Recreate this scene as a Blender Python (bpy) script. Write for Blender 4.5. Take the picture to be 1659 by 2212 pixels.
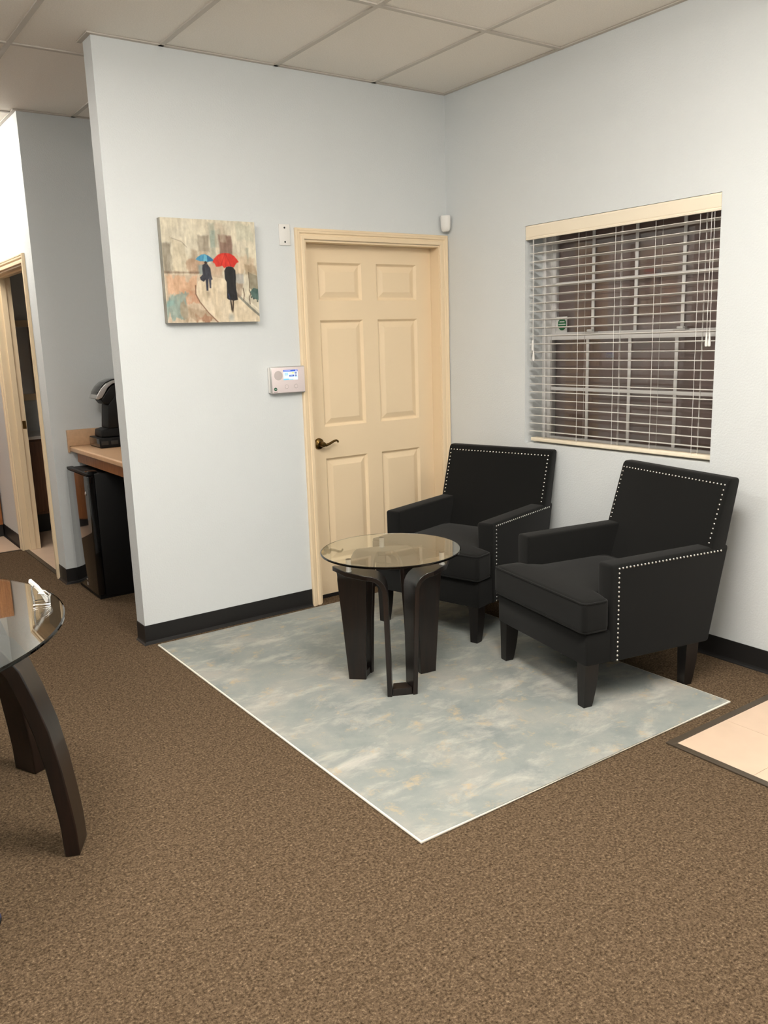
import bpy, bmesh, math, random
import numpy as np
from mathutils import Vector, Matrix
random.seed(7)
rng = np.random.default_rng(7)
for o in list(bpy.data.objects):
    bpy.data.objects.remove(o, do_unlink=True)
SC = bpy.context.scene
COL = SC.collection
PI = math.pi

# ------------------------------------------------------------------ camera
CAM = (-3.4004, -4.1169, 1.5114)
YAW, PITCH, ROLL, FPX = 0.6098, -0.2024, -0.0322, 1827.43
fw = Vector((math.sin(YAW)*math.cos(PITCH), math.cos(YAW)*math.cos(PITCH), math.sin(PITCH)))
rt = Vector((math.cos(YAW), -math.sin(YAW), 0)); up = rt.cross(fw)
r2 = rt*math.cos(ROLL)+up*math.sin(ROLL); u2 = -rt*math.sin(ROLL)+up*math.cos(ROLL)
cd = bpy.data.cameras.new('camera'); cam = bpy.data.objects.new('camera', cd); COL.objects.link(cam)
cam.matrix_world = Matrix(((r2.x, u2.x, -fw.x, CAM[0]), (r2.y, u2.y, -fw.y, CAM[1]), (r2.z, u2.z, -fw.z, CAM[2]), (0, 0, 0, 1)))
cd.sensor_fit = 'VERTICAL'; cd.sensor_height = 36.0; cd.lens = FPX/2212*36.0; cd.clip_start = 0.05
SC.camera = cam
# ------------------------------------------------------------------ world (night outside) and exposure
w = bpy.data.worlds.new('night'); SC.world = w; w.use_nodes = True
w.node_tree.nodes['Background'].inputs[0].default_value = (0.02, 0.022, 0.03, 1)
w.node_tree.nodes['Background'].inputs[1].default_value = 0.3
vs = SC.view_settings
vs.view_transform = 'Standard'; vs.look = 'None'; vs.gamma = 1.0; vs.exposure = 1.17; vs.use_curve_mapping = False
# ceiling troffers, centres in the ceiling grid: (x, y, strength)
TROFFERS = [(-2.023, -2.75, 17.0), (-3.236, -1.53, 11.0), (-0.81, -3.97, 8.0), (-4.45, -3.97, 11.0), (-2.63, 2.13, 8.0)]
LIGHT_COL = (1.0, 0.955, 0.88)

# ------------------------------------------------------------------ helpers
def lin(c):
    return tuple(((v/255)/12.92 if v/255 <= 0.04045 else ((v/255+0.055)/1.055)**2.4) for v in c)
def mat(name, col, rough=0.5, metal=0.0, var=0.0, vscale=20.0, bump=0.0, bscale=100.0, spec=0.5, coat=0.0, sheen=0.0, srgb=True, var2=None):
    m = bpy.data.materials.new(name); m.use_nodes = True
    nt = m.node_tree; b = nt.nodes['Principled BSDF']
    c = lin(col) if srgb else col
    b.inputs['Base Color'].default_value = (*c, 1); b.inputs['Roughness'].default_value = rough
    b.inputs['Metallic'].default_value = metal; b.inputs['Specular IOR Level'].default_value = spec
    b.inputs['Coat Weight'].default_value = coat
    if sheen: b.inputs['Sheen Weight'].default_value = sheen; b.inputs['Sheen Roughness'].default_value = 0.5
    tc = nt.nodes.new('ShaderNodeTexCoord')
    if var or var2:
        n = nt.nodes.new('ShaderNodeTexNoise'); n.inputs['Scale'].default_value = vscale; n.inputs['Detail'].default_value = 5
        nt.links.new(tc.outputs['Object'], n.inputs['Vector'])
        r = nt.nodes.new('ShaderNodeValToRGB')
        lo = tuple(x*(1-var) for x in c); hi = tuple(min(1, x*(1+var)) for x in c)
        if var2: lo, hi = c, lin(var2)
        r.color_ramp.elements[0].position = 0.3; r.color_ramp.elements[1].position = 0.7
        r.color_ramp.elements[0].color = (*lo, 1); r.color_ramp.elements[1].color = (*hi, 1)
        nt.links.new(n.outputs[0], r.inputs[0]); nt.links.new(r.outputs[0], b.inputs['Base Color'])
    if bump:
        n2 = nt.nodes.new('ShaderNodeTexNoise'); n2.inputs['Scale'].default_value = bscale; n2.inputs['Detail'].default_value = 3
        nt.links.new(tc.outputs['Object'], n2.inputs['Vector'])
        bp = nt.nodes.new('ShaderNodeBump'); bp.inputs['Strength'].default_value = bump; bp.inputs['Distance'].default_value = 0.002
        nt.links.new(n2.outputs[0], bp.inputs['Height']); nt.links.new(bp.outputs[0], b.inputs['Normal'])
    return m
def wood(name, c1, c2, rough=0.35, stretch=(18, 18, 1.2), coat=0.0):
    m = mat(name, c1, rough, coat=coat); nt = m.node_tree; b = nt.nodes['Principled BSDF']
    tc = nt.nodes.new('ShaderNodeTexCoord'); mp = nt.nodes.new('ShaderNodeMapping'); mp.inputs['Scale'].default_value = stretch
    n = nt.nodes.new('ShaderNodeTexNoise'); n.inputs['Scale'].default_value = 4; n.inputs['Detail'].default_value = 6; n.inputs['Distortion'].default_value = 0.6
    r = nt.nodes.new('ShaderNodeValToRGB'); r.color_ramp.elements[0].position = 0.35; r.color_ramp.elements[1].position = 0.68
    r.color_ramp.elements[0].color = (*lin(c1), 1); r.color_ramp.elements[1].color = (*lin(c2), 1)
    nt.links.new(tc.outputs['Object'], mp.inputs[0]); nt.links.new(mp.outputs[0], n.inputs['Vector']); nt.links.new(n.outputs[0], r.inputs[0]); nt.links.new(r.outputs[0], b.inputs['Base Color'])
    return m
def glass(name, col=(1, 1, 1), rough=0.0):
    m = bpy.data.materials.new(name); m.use_nodes = True; nt = m.node_tree
    b = nt.nodes['Principled BSDF']; b.inputs['Base Color'].default_value = (*col, 1); b.inputs['Roughness'].default_value = rough
    b.inputs['Transmission Weight'].default_value = 1.0; b.inputs['IOR'].default_value = 1.5
    return m
def emis(name, col, s):
    m = bpy.data.materials.new(name); m.use_nodes = True; b = m.node_tree.nodes['Principled BSDF']
    b.inputs['Base Color'].default_value = (0.8, 0.8, 0.8, 1)
    b.inputs['Emission Color'].default_value = (*col, 1); b.inputs['Emission Strength'].default_value = s
    return m

def tag(o, label=None, cat=None, group=None, kind=None):
    if label: o['label'] = label
    if cat: o['category'] = cat
    if group: o['group'] = group
    if kind: o['kind'] = kind
    return o
def empty(name, loc=(0, 0, 0), rz=0.0):
    o = bpy.data.objects.new(name, None); COL.objects.link(o); o.location = loc; o.rotation_euler = (0, 0, rz); o.empty_display_size = 0.05
    return o
def thing(name, label, cat, loc=(0, 0, 0), rz=0.0, group=None):
    return tag(empty(name, loc, rz), label, cat, group)
def struct(name, loc=(0, 0, 0)):
    return tag(empty(name, loc), kind='structure')
def root_off(p):
    v = Vector((0, 0, 0))
    while p is not None:
        v += p.location; p = p.parent
    return v

class MB:
    """collects shapes in one bmesh"""
    def __init__(s): s.bm = bmesh.new()
    def face(s, vs): 
        try: return s.bm.faces.new(vs)
        except ValueError: return None
    def pts(s, ps): return [s.bm.verts.new(p) for p in ps]
    def box(s, x0, x1, y0, y1, z0, z1, bev=0.0, seg=2, M=None):
        b = bmesh.new()
        bmesh.ops.create_cube(b, size=1.0)
        for v in b.verts:
            v.co = Vector(((x0+x1)/2+v.co.x*(x1-x0), (y0+y1)/2+v.co.y*(y1-y0), (z0+z1)/2+v.co.z*(z1-z0)))
        if bev: bmesh.ops.bevel(b, geom=list(b.edges), offset=bev, segments=seg, affect='EDGES', profile=0.5)
        s.merge(b, M); return s
    def merge(s, b, M=None):
        mp = {}
        for v in b.verts: mp[v] = s.bm.verts.new(M @ v.co if M is not None else v.co)
        for f in b.faces:
            try: s.bm.faces.new([mp[v] for v in f.verts])
            except ValueError: pass
        b.free()
    def prism(s, outline, axis, a0, a1, bev=0.0, seg=2, M=None):
        """outline 2-D polygon extruded along axis (0,1,2) from a0 to a1"""
        b = bmesh.new()
        def P(p, a):
            if axis == 0: return (a, p[0], p[1])
            if axis == 1: return (p[0], a, p[1])
            return (p[0], p[1], a)
        A = [b.verts.new(P(p, a0)) for p in outline]; B = [b.verts.new(P(p, a1)) for p in outline]
        b.faces.new(A); b.faces.new(B[::-1]); n = len(A)
        for i in range(n): b.faces.new([A[i], B[i], B[(i+1) % n], A[(i+1) % n]])
        bmesh.ops.recalc_face_normals(b, faces=list(b.faces))
        if bev: bmesh.ops.bevel(b, geom=list(b.edges), offset=bev, segments=seg, affect='EDGES', profile=0.5)
        s.merge(b, M); return s
    def tube(s, path, r, n=8, closed=False, caps=True):
        path = [Vector(p) for p in path]; N = len(path); rings = []
        rr = r if isinstance(r, (list, tuple)) else [r]*N
        prev = None
        for i in range(N):
            a = path[(i-1) % N] if (closed or i > 0) else path[i]; c = path[(i+1) % N] if (closed or i < N-1) else path[i]
            t = (c-a).normalized()
            if prev is None:
                ref = Vector((0, 0, 1)) if abs(t.z) < 0.9 else Vector((1, 0, 0)); x = ref.cross(t).normalized()
            else:
                x = (prev - t*prev.dot(t)).normalized()
            prev = x; y = t.cross(x)
            rings.append([s.bm.verts.new(path[i]+(x*math.cos(2*PI*k/n)+y*math.sin(2*PI*k/n))*rr[i]) for k in range(n)])
        for i in range(N if closed else N-1):
            A, B = rings[i], rings[(i+1) % N]
            for k in range(n): s.face([A[k], A[(k+1) % n], B[(k+1) % n], B[k]])
        if caps and not closed:
            s.face(rings[0][::-1]); s.face(rings[-1])
        return s
    def lathe(s, prof, n=32, c=(0, 0, 0), axis='z', M=None):
        b = bmesh.new(); rings = []
        for r, h in prof:
            if r < 1e-6: rings.append([b.verts.new((0, 0, h))])
            else: rings.append([b.verts.new((r*math.cos(2*PI*k/n), r*math.sin(2*PI*k/n), h)) for k in range(n)])
        for A, B in zip(rings, rings[1:]):
            for k in range(n):
                q = [A[k % len(A)], A[(k+1) % len(A)], B[(k+1) % len(B)], B[k % len(B)]]
                u = []
                for v in q:
                    if v not in u: u.append(v)
                if len(u) > 2:
                    try: b.faces.new(u)
                    except ValueError: pass
        R = Matrix.Identity(4)
        if axis == 'x': R = Matrix.Rotation(PI/2, 4, 'Y')
        if axis == 'y': R = Matrix.Rotation(-PI/2, 4, 'X')
        MM = Matrix.Translation(c) @ R
        bmesh.ops.recalc_face_normals(b, faces=list(b.faces))
        s.merge(b, (M @ MM) if M is not None else MM); return s
    def sphere(s, c, r, sc=(1, 1, 1), u=8, v=5):
        b = bmesh.new(); bmesh.ops.create_uvsphere(b, u_segments=u, v_segments=v, radius=r)
        s.merge(b, Matrix.Translation(c) @ Matrix.Diagonal((*sc, 1))); return s
    def build(s, name, material, parent=None, local=False, smooth=None, recalc=True):
        if recalc: bmesh.ops.recalc_face_normals(s.bm, faces=list(s.bm.faces))
        if parent is not None and not local:
            off = root_off(parent)
            for v in s.bm.verts: v.co -= off
        me = bpy.data.meshes.new(name); s.bm.to_mesh(me); s.bm.free()
        if material is not None: me.materials.append(material)
        o = bpy.data.objects.new(name, me); COL.objects.link(o); o.parent = parent
        if smooth is not None:
            for p in me.polygons: p.use_smooth = True
            if smooth > 0:
                try: me.set_sharp_from_angle(angle=math.radians(smooth))
                except Exception: pass
        return o
def box(name, m, parent, *a, bev=0.0, **k):
    return MB().box(*a, bev=bev).build(name, m, parent, smooth=(30 if bev else None), **k)

# ------------------------------------------------------------------ materials
M_wall = mat('wall_paint', (214, 218, 219), 0.6, bump=0.8, bscale=120, spec=0.25)
M_cream = mat('cream_enamel', (236, 214, 180), 0.35, spec=0.4)
M_black_base = mat('black_rubber', (30, 29, 29), 0.45, spec=0.4)
M_tile_c = mat('ceiling_tile', (244, 238, 229), 0.9, bump=0.5, bscale=240, var=0.05, vscale=160, spec=0.1)
M_tbar = mat('ceiling_bar', (204, 197, 187), 0.55, spec=0.3)  # darker than the tiles: shading of bars and wall angle put into the colour
M_white = mat('white_plastic', (228, 226, 222), 0.4)
M_fabric = mat('charcoal_fabric', (21, 21, 20), 0.95, bump=0.3, bscale=900, spec=0.12, sheen=0.08)
M_leg = wood('dark_chair_leg', (12, 9, 8), (20, 14, 12), 0.4)
M_espresso = wood('espresso_wood', (15, 10, 8), (33, 20, 15), 0.32, coat=0.15)
M_chrome = mat('chrome', (225, 224, 222), 0.22, 1.0)
M_satin = mat('satin_steel', (226, 224, 220), 0.42, 0.55)
M_nail = mat('nail_steel', (215, 213, 208), 0.22, 1.0)
M_brass = mat('antique_brass', (120, 95, 55), 0.28, 1.0)
M_glass = glass('clear_glass', (0.93, 0.98, 0.95))
M_pane = glass('window_glass', (1, 1, 1))
M_vinyl = mat('window_vinyl', (226, 224, 222), 0.4)
M_blind = mat('blind_slat', (226, 222, 216), 0.4)
M_valance = mat('blind_valance', (238, 226, 204), 0.4)
M_black_gloss = mat('black_gloss', (10, 10, 11), 0.06, spec=0.5, coat=0.5)
M_black_matte = mat('black_matte', (9, 9, 10), 0.5, spec=0.3)
M_laminate = mat('tan_laminate', (204, 166, 130), 0.35, var=0.06, vscale=60)
M_oak = wood('honey_oak', (150, 92, 50), (186, 124, 74), 0.4)
M_browncab = wood('brown_wood', (88, 54, 32), (112, 72, 44), 0.45)
M_vct = mat('vinyl_floor_tile', (206, 181, 158), 0.36, spec=0.4, var=0.04, vscale=9)
M_strip = mat('dark_strip', (70, 60, 48), 0.5)
M_silver = mat('silver_plastic', (190, 188, 186), 0.3, 0.6)

# carpet
def carpet_mat():
    m = mat('brown_carpet', (120, 98, 74), 0.98, spec=0.05); nt = m.node_tree; b = nt.nodes['Principled BSDF']
    tc = nt.nodes.new('ShaderNodeTexCoord')
    def noise(sc, det, rough=0.6):
        n = nt.nodes.new('ShaderNodeTexNoise'); n.inputs['Scale'].default_value = sc; n.inputs['Detail'].default_value = det; n.inputs['Roughness'].default_value = rough
        nt.links.new(tc.outputs['Object'], n.inputs['Vector']); return n
    n1 = noise(125, 3, 0.75); r1 = nt.nodes.new('ShaderNodeValToRGB')
    e = r1.color_ramp.elements
    e[0].position = 0.30; e[0].color = (*lin((42, 34, 24)), 1); e[1].position = 0.72; e[1].color = (*lin((146, 126, 102)), 1)
    k = r1.color_ramp.elements.new(0.46); k.color = (*lin((86, 71, 55)), 1)
    k = r1.color_ramp.elements.new(0.58); k.color = (*lin((103, 87, 69)), 1)
    n2 = noise(42, 3); r2_ = nt.nodes.new('ShaderNodeValToRGB')
    r2_.color_ramp.elements[0].position = 0.35; r2_.color_ramp.elements[1].position = 0.65
    r2_.color_ramp.elements[0].color = (0.80, 0.78, 0.75, 1); r2_.color_ramp.elements[1].color = (1.1, 1.1, 1.1, 1)
    mx = nt.nodes.new('ShaderNodeMix'); mx.data_type = 'RGBA'; mx.blend_type = 'MULTIPLY'; mx.inputs[0].default_value = 1.0
    nt.links.new(n1.outputs[0], r1.inputs[0]); nt.links.new(n2.outputs[0], r2_.inputs[0])
    nt.links.new(r1.outputs[0], mx.inputs[6]); nt.links.new(r2_.outputs[0], mx.inputs[7]); nt.links.new(mx.outputs[2], b.inputs['Base Color'])
    bp = nt.nodes.new('ShaderNodeBump'); bp.inputs['Strength'].default_value = 0.6; bp.inputs['Distance'].default_value = 0.004
    nt.links.new(n1.outputs[0], bp.inputs['Height']); nt.links.new(bp.outputs[0], b.inputs['Normal'])
    return m
M_carpet = carpet_mat()
def rug_mat():
    m = mat('cloudy_rug', (165, 172, 170), 0.9, spec=0.1); nt = m.node_tree; b = nt.nodes['Principled BSDF']
    tc = nt.nodes.new('ShaderNodeTexCoord')
    def noise(sc, det, rough=0.6, dist=0.0, vec=None):
        n = nt.nodes.new('ShaderNodeTexNoise'); n.inputs['Scale'].default_value = sc; n.inputs['Detail'].default_value = det; n.inputs['Roughness'].default_value = rough; n.inputs['Distortion'].default_value = dist
        nt.links.new((vec or tc.outputs['Object']), n.inputs['Vector']); return n
    def ramp(n, st):
        r = nt.nodes.new('ShaderNodeValToRGB'); e = r.color_ramp.elements
        e[0].position, e[0].color = st[0][0], (*lin(st[0][1]), 1); e[1].position, e[1].color = st[-1][0], (*lin(st[-1][1]), 1)
        for p, c in st[1:-1]:
            k = e.new(p); k.color = (*lin(c), 1)
        nt.links.new(n.outputs[0], r.inputs[0]); return r
    def mask(n, a, c):
        r = nt.nodes.new('ShaderNodeMapRange'); r.inputs['From Min'].default_value = a; r.inputs['From Max'].default_value = c; r.clamp = True
        nt.links.new(n.outputs[0], r.inputs['Value']); return r
    def mix(A, B, f):
        mx = nt.nodes.new('ShaderNodeMix'); mx.data_type = 'RGBA'
        nt.links.new(f, mx.inputs[0]); nt.links.new(A, mx.inputs[6])
        if isinstance(B, tuple): mx.inputs[7].default_value = (*lin(B), 1)
        else: nt.links.new(B, mx.inputs[7])
        return mx.outputs[2]
    base = ramp(noise(3.0, 8, 0.66, 0.25), [(0.32, (126, 132, 131)), (0.5, (141, 145, 141)), (0.66, (157, 155, 148))])
    mp = nt.nodes.new('ShaderNodeMapping'); mp.inputs['Location'].default_value = (3.3, 1.7, 0); mp.inputs['Rotation'].default_value = (0, 0, 0.7); mp.inputs['Scale'].default_value = (1, 2.0, 1)
    nt.links.new(tc.outputs['Object'], mp.inputs[0])
    light = mask(noise(3.6, 9, 0.70, 0.3, mp.outputs[0]), 0.50, 0.78)
    c1 = mix(base.outputs[0], (190, 185, 175), light.outputs[0])
    mp2 = nt.nodes.new('ShaderNodeMapping'); mp2.inputs['Location'].default_value = (9.1, 4.2, 0)
    nt.links.new(tc.outputs['Object'], mp2.inputs[0])
    gold = mask(noise(11, 7, 0.72, 0.3, mp2.outputs[0]), 0.56, 0.70)
    fac = nt.nodes.new('ShaderNodeMath'); fac.operation = 'MULTIPLY'; fac.inputs[1].default_value = 0.85
    nt.links.new(gold.outputs[0], fac.inputs[0])
    c2 = mix(c1, (178, 160, 132), fac.outputs[0])
    nt.links.new(c2, b.inputs['Base Color'])
    n3 = noise(330, 2); bp = nt.nodes.new('ShaderNodeBump'); bp.inputs['Strength'].default_value = 0.4; bp.inputs['Distance'].default_value = 0.003
    nt.links.new(n3.outputs[0], bp.inputs['Height']); nt.links.new(bp.outputs[0], b.inputs['Normal'])
    return m
M_rug = rug_mat()
M_bind = mat('rug_binding', (238, 232, 218), 0.85, bump=0.3, bscale=300)

# ================================================================== SETTING
H = 2.890; XW = -2.046            # ceiling height, free end of the partition
XL, YF, YB = -6.2, -6.0, 3.75     # far left, behind the camera, far end
# ---------------- floor
fl = struct('floor')
MB().box(XL, 0, YF, 2.70, -0.05, 0.0).build('carpet', M_carpet, fl)
MB().box(XL, XW, 2.70, YB, -0.05, -0.001).build('tile_floor', M_vct, fl)
MB().box(XW, -0.3, 1.575, YB, -0.05, 0.002).build('tile_floor', M_vct, fl)
# entry tiles, one foot squares, slightly proud of the carpet backing
TX0, TY1 = -0.868, -2.348
tile_me = MB().box(0, 0.3038, -0.3038, 0, 0, 0.004).build('entry_tile', M_vct, fl)
first = True
for i in range(3):
    for j in range(5):
        x = TX0+i*0.305; y = TY1-j*0.305
        if x+0.3038 > 0.05: continue
        if first: o = tile_me; first = False
        else: o = tile_me.copy(); COL.objects.link(o)
        o.location = (x, y, 0.0005)
MB().box(TX0-0.03, 0, TY1+0.001, TY1+0.031, 0, 0.006, bev=0.002).build('edge_strip', M_strip, fl)
MB().box(TX0-0.03, TX0-0.001, TY1-1.55, TY1+0.001, 0, 0.006, bev=0.002).build('edge_strip', M_strip, fl)
MB().box(XL, XW, 2.69, 2.712, 0, 0.004).build('edge_strip', M_strip, fl)
MB().box(XW, XW+0.03, 1.70, 2.65, 0, 0.006).build('edge_strip', M_strip, fl)

# ---------------- ceiling
ce = struct('ceiling')
gx = [-0.507-0.6065*i for i in range(9)]
xs = [0.0]+gx+[XL]
gy = [-0.92+1.22*j for j in range(-4, 4)]
ys = [YF]+[y for y in gy if YF+0.05 < y < YB-0.02]+[YB]
tr_cells = {(round(tx, 1), round(ty, 1)) for tx, ty, _ in TROFFERS}
tile0 = {}
def tile_at(x0, x1, y0, y1):
    wx, wy = round(x1-x0, 4), round(y1-y0, 4)
    if (wx, wy) not in tile0:
        o = MB().box(-wx/2+.006, wx/2-.006, -wy/2+.006, wy/2-.006, 0, 0.012).build('ceiling_tile', M_tile_c, ce); tile0[(wx, wy)] = o
    else:
        o = tile0[(wx, wy)].copy(); COL.objects.link(o)
    o.location = ((x0+x1)/2, (y0+y1)/2, H+0.003)
for i in range(len(xs)-1):
    for j in range(len(ys)-1):
        x1, x0, y0, y1 = xs[i], xs[i+1], ys[j], ys[j+1]
        if (x0+x1)/2 > -1.2 and (y0+y1)/2 > 1.6 and False: continue
        cxx, cyy = (x0+x1)/2, (y0+y1)/2
        if any(abs(cxx-tx) < 0.2 and abs(cyy-ty) < 0.3 for tx, ty, _ in TROFFERS): continue
        tile_at(x0, x1, y0, y1)
for x in gx: MB().box(x-.012, x+.012, YF, YB, H-.004, H+.003).build('grid_bar', M_tbar, ce)
for y in ys[1:-1]: MB().box(XL, 0, y-.012, y+.012, H-.0045, H+.0025).build('grid_bar', M_tbar, ce)
MB().box(XW-.022, 0, -.022, -.0005, H-.004, H+.002).build('wall_angle', M_tbar, ce)
MB().box(XW-.022, XW-.0005, -.0005, .137, H-.004, H+.002).build('wall_angle', M_tbar, ce)
MB().box(-.022, -.0005, YF, -.022, H-.004, H+.002).build('wall_angle', M_tbar, ce)
MB().box(XW, -1.2, 1.438, 1.4595, H-.004, H+.002).build('wall_angle', M_tbar, ce)
MB().box(XW-.022, XW-.0005, 1.438, YB, H-.004, H+.002).build('wall_angle', M_tbar, ce)
MB().box(XL, 0.2, YF, YB, H+.02, H+.05).build('deck_above', M_tile_c, ce)

# ---------------- walls
def wall(name, boxes):
    mb = MB()
    for b in boxes: mb.box(*b)
    o = mb.build(name, M_wall); tag(o, kind='structure'); return o
DX0, DX1, DZ = -0.986, -0.061, 2.041                     # door opening in the partition
WY0, WY1, WZ0, WZ1 = -0.665, -1.849, 0.907, 2.080        # window opening
wall('wall_back', [(XW, DX0, 0, .115, 0, H), (DX0, DX1, 0, .115, DZ, H), (DX1, 0.22, 0, .115, 0, H)])
wall('wall_right', [(0, .22, YF, WY1, 0, H), (0, .22, WY0, 0, 0, H), (0, .22, WY1, WY0, 0, WZ0), (0, .22, WY1, WY0, WZ1, H)])
wall('wall_alcove', [(XW, -1.1, 1.46, 1.575, 0, H)])
wall('wall_alcove_end', [(-1.2, -1.1, .115, 1.46, 0, H)])
C0, C1 = 1.70, 2.652                                      # corridor doorway
wall('wall_corridor', [(XW, XW+.115, 1.575, C0, 0, H), (XW, XW+.115, C0, C1, DZ, H), (XW, XW+.115, C1, YB, 0, H)])
wall('wall_far', [(XL, 0, YB, YB+.1, 0, H)])
wall('wall_left', [(XL-.1, XL, YF, YB, 0, H)])
wall('wall_front', [(XL, .2, YF-.1, YF, 0, H)])
wall('wall_washroom_end', [(-0.4, -0.3, 1.575, YB, 0, H)])
# cove baseboards: profile in (offset from wall, z)
COVE = [(0, 0), (.014, 0), (.013, .003), (.006, .008), (.0035, .016), (.0035, .1005), (.002, .1016), (0, .1016)]
def cove(name, segs):
    mb = MB()
    for (p0, p1, nrm, e0, e1) in segs:       # e0/e1: +1 lengthen with offset (outside corner), 0 square
        d = (Vector(p1)-Vector(p0)).normalized()
        A, B = [], []
        for off, z in COVE:
            a = Vector(p0)+Vector(nrm)*off-d*off*e0; b = Vector(p1)+Vector(nrm)*off+d*off*e1
            A.append(mb.bm.verts.new((a.x, a.y, z))); B.append(mb.bm.verts.new((b.x, b.y, z)))
        n = len(A); mb.face(A); mb.face(B[::-1])
        for i in range(n): mb.face([A[i], B[i], B[(i+1) % n], A[(i+1) % n]])
    return tag(mb.build(name, M_black_base), kind='structure')
g = .0005
cove('baseboard_back', [((XW-g, -g), (-1.053, -g), (0, -1), 1, 0), ((XW-g, .1155), (XW-g, -g), (-1, 0), 0, 1)])
cove('baseboard_right', [((-g, -0.02), (-g, YF), (-1, 0), 0, 0)])
cove('baseboard_alcove', [((XW-g, 1.46-g), (-1.2, 1.46-g), (0, -1), 1, 0), ((XW-g, 1.63), (XW-g, 1.46-g), (-1, 0), 0, 1)])
cove('baseboard_corridor', [((XW-g, YB), (XW-g, 2.714), (-1, 0), 0, 0)])

# ---------------- doors
CPROF = [(0, 0), (0, .009), (.003, .012), (.019, .0125), (.023, .0085), (.029, .0095), (.033, .0155), (.043, .0165), (.046, .0185), (.054, .0185), (.057, .014), (.057, 0)]
def casing(par, u0, u1, zt, place):
    mb = MB(); st = []
    for k in range(4):
        ring = []
        for o, d in CPROF:
            u = (u0-o) if k < 2 else (u1+o); z = 0.0 if k in (0, 3) else zt+o
            ring.append(mb.bm.verts.new(place(u, d, z)))
        st.append(ring)
    n = len(CPROF)
    for A, B in zip(st, st[1:]):
        for i in range(n): mb.face([A[i], A[(i+1) % n], B[(i+1) % n], B[i]])
    mb.face(st[0]); mb.face(st[-1][::-1])
    return mb.build('casing', M_cream, par)
d1 = struct('door_1', (-0.523, 0, 0))
casing(d1, -0.9945, -0.0600, 2.046, lambda u, d, z: (u, -d-.0005, z))
# jamb lining with stop
jb = MB()
jb.box(DX0-.006, DX0+.004, -.0005, .115, 0, DZ+.004); jb.box(DX1-.004, DX1+.006, -.0005, .115, 0, DZ+.004); jb.box(DX0+.004, DX1-.004, -.0005, .115, DZ-.006, DZ+.004)
jb.build('jamb', M_cream, d1)
LX0, LX1, LY = -0.980, -0.066, 0.080
lf = MB()
colsx = [(-0.867, -0.575), (-0.470, -0.177)]; rowsz = [(1.730, 1.937), (1.020, 1.622), (0.208, 0.836)]
xx = [LX0]+[v for c in colsx for v in c]+[LX1]; zz = [0.022]+[v for r in sorted(rowsz) for v in r]+[2.034]
gv = {}
def GV(i, j):
    if (i, j) not in gv: gv[(i, j)] = lf.bm.verts.new((xx[i], LY, zz[j]))
    return gv[(i, j)]
for i in range(len(xx)-1):
    for j in range(len(zz)-1):
        if i % 2 == 1 and j % 2 == 1: continue
        lf.face([GV(i, j), GV(i+1, j), GV(i+1, j+1), GV(i, j+1)])
lf.box(LX0, LX1, LY+.020, LY+.035, 0.022, 2.034)
b4 = [(LX0, .022), (LX1, .022), (LX1, 2.034), (LX0, 2.034)]
fr = lf.pts([(x, LY, z) for x, z in b4]); bk = lf.pts([(x, LY+.02, z) for x, z in b4])
for i in range(4): lf.face([fr[i], fr[(i+1) % 4], bk[(i+1) % 4], bk[i]])
leaf = lf.build('leaf', M_cream, d1)
for (a, b) in colsx:
    for (c, d) in rowsz:
        mb = MB(); rings = []
        for ins, dep in ((0, 0), (.012, .014), (.017, .0145), (.046, .004), (.049, .0035)):
            rings.append(mb.pts([(a+ins, LY+dep, c+ins), (b-ins, LY+dep, c+ins), (b-ins, LY+dep, d-ins), (a+ins, LY+dep, d-ins)]))
        for A, B in zip(rings, rings[1:]):
            for i in range(4): mb.face([A[i], A[(i+1) % 4], B[(i+1) % 4], B[i]])
        mb.face(rings[-1]); mb.build('panel', M_cream, d1)
box('door_sweep', M_black_base, d1, LX0, LX1, LY-.004, LY+.03, 0.001, 0.0215)
HX, HZ = -0.911, 0.927
hd = MB().lathe([(0, 0), (.033, 0), (.033, .003), (.029, .010), (.016, .014), (.013, .016), (.013, .036), (.016, .040), (.014, .056), (0, .058)], 28, (HX, LY, HZ), 'y', M=None)
for v in hd.bm.verts: v.co.y = LY-(v.co.y-LY)
lever = MB().tube([(HX, LY-.046, HZ-.002), (HX+.02, LY-.048, HZ-.006), (HX+.045, LY-.049, HZ+.001), (HX+.07, LY-.049, HZ+.012), (HX+.088, LY-.048, HZ+.016), (HX+.1, LY-.046, HZ+.011), (HX+.104, LY-.044, HZ+.003)], [.010, .0085, .0075, .0068, .0062, .0058, .0052], 10)
ro = hd.build('handle', M_brass, d1, smooth=40); lever.build('lever', M_brass, ro, smooth=60)

d2 = struct('door_2', (XW, 2.176, 0))
casing(d2, C0-.008, C1+.008, 2.046, lambda u, d, z: (XW-d-.0005, u, z))
jb = MB()
jb.box(XW-.0005, XW+.118, C0-.006, C0+.004, 0.003, DZ+.004); jb.box(XW-.0005, XW+.118, C1-.004, C1+.006, 0.003, DZ+.004); jb.box(XW-.0005, XW+.118, C0+.004, C1-.004, DZ-.006, DZ+.004)
jb.box(XW+.045, XW+.08, C1-.016, C1-.004, 0.003, DZ-.006); jb.box(XW+.045, XW+.08, C0+.004, C1-.016, DZ-.018, DZ-.006)
jb.build('jamb', M_cream, d2)
box('strike_plate', M_brass, d2, XW+.088, XW+.114, C1-.0065, C1-.0045, .93, .99)

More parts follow.
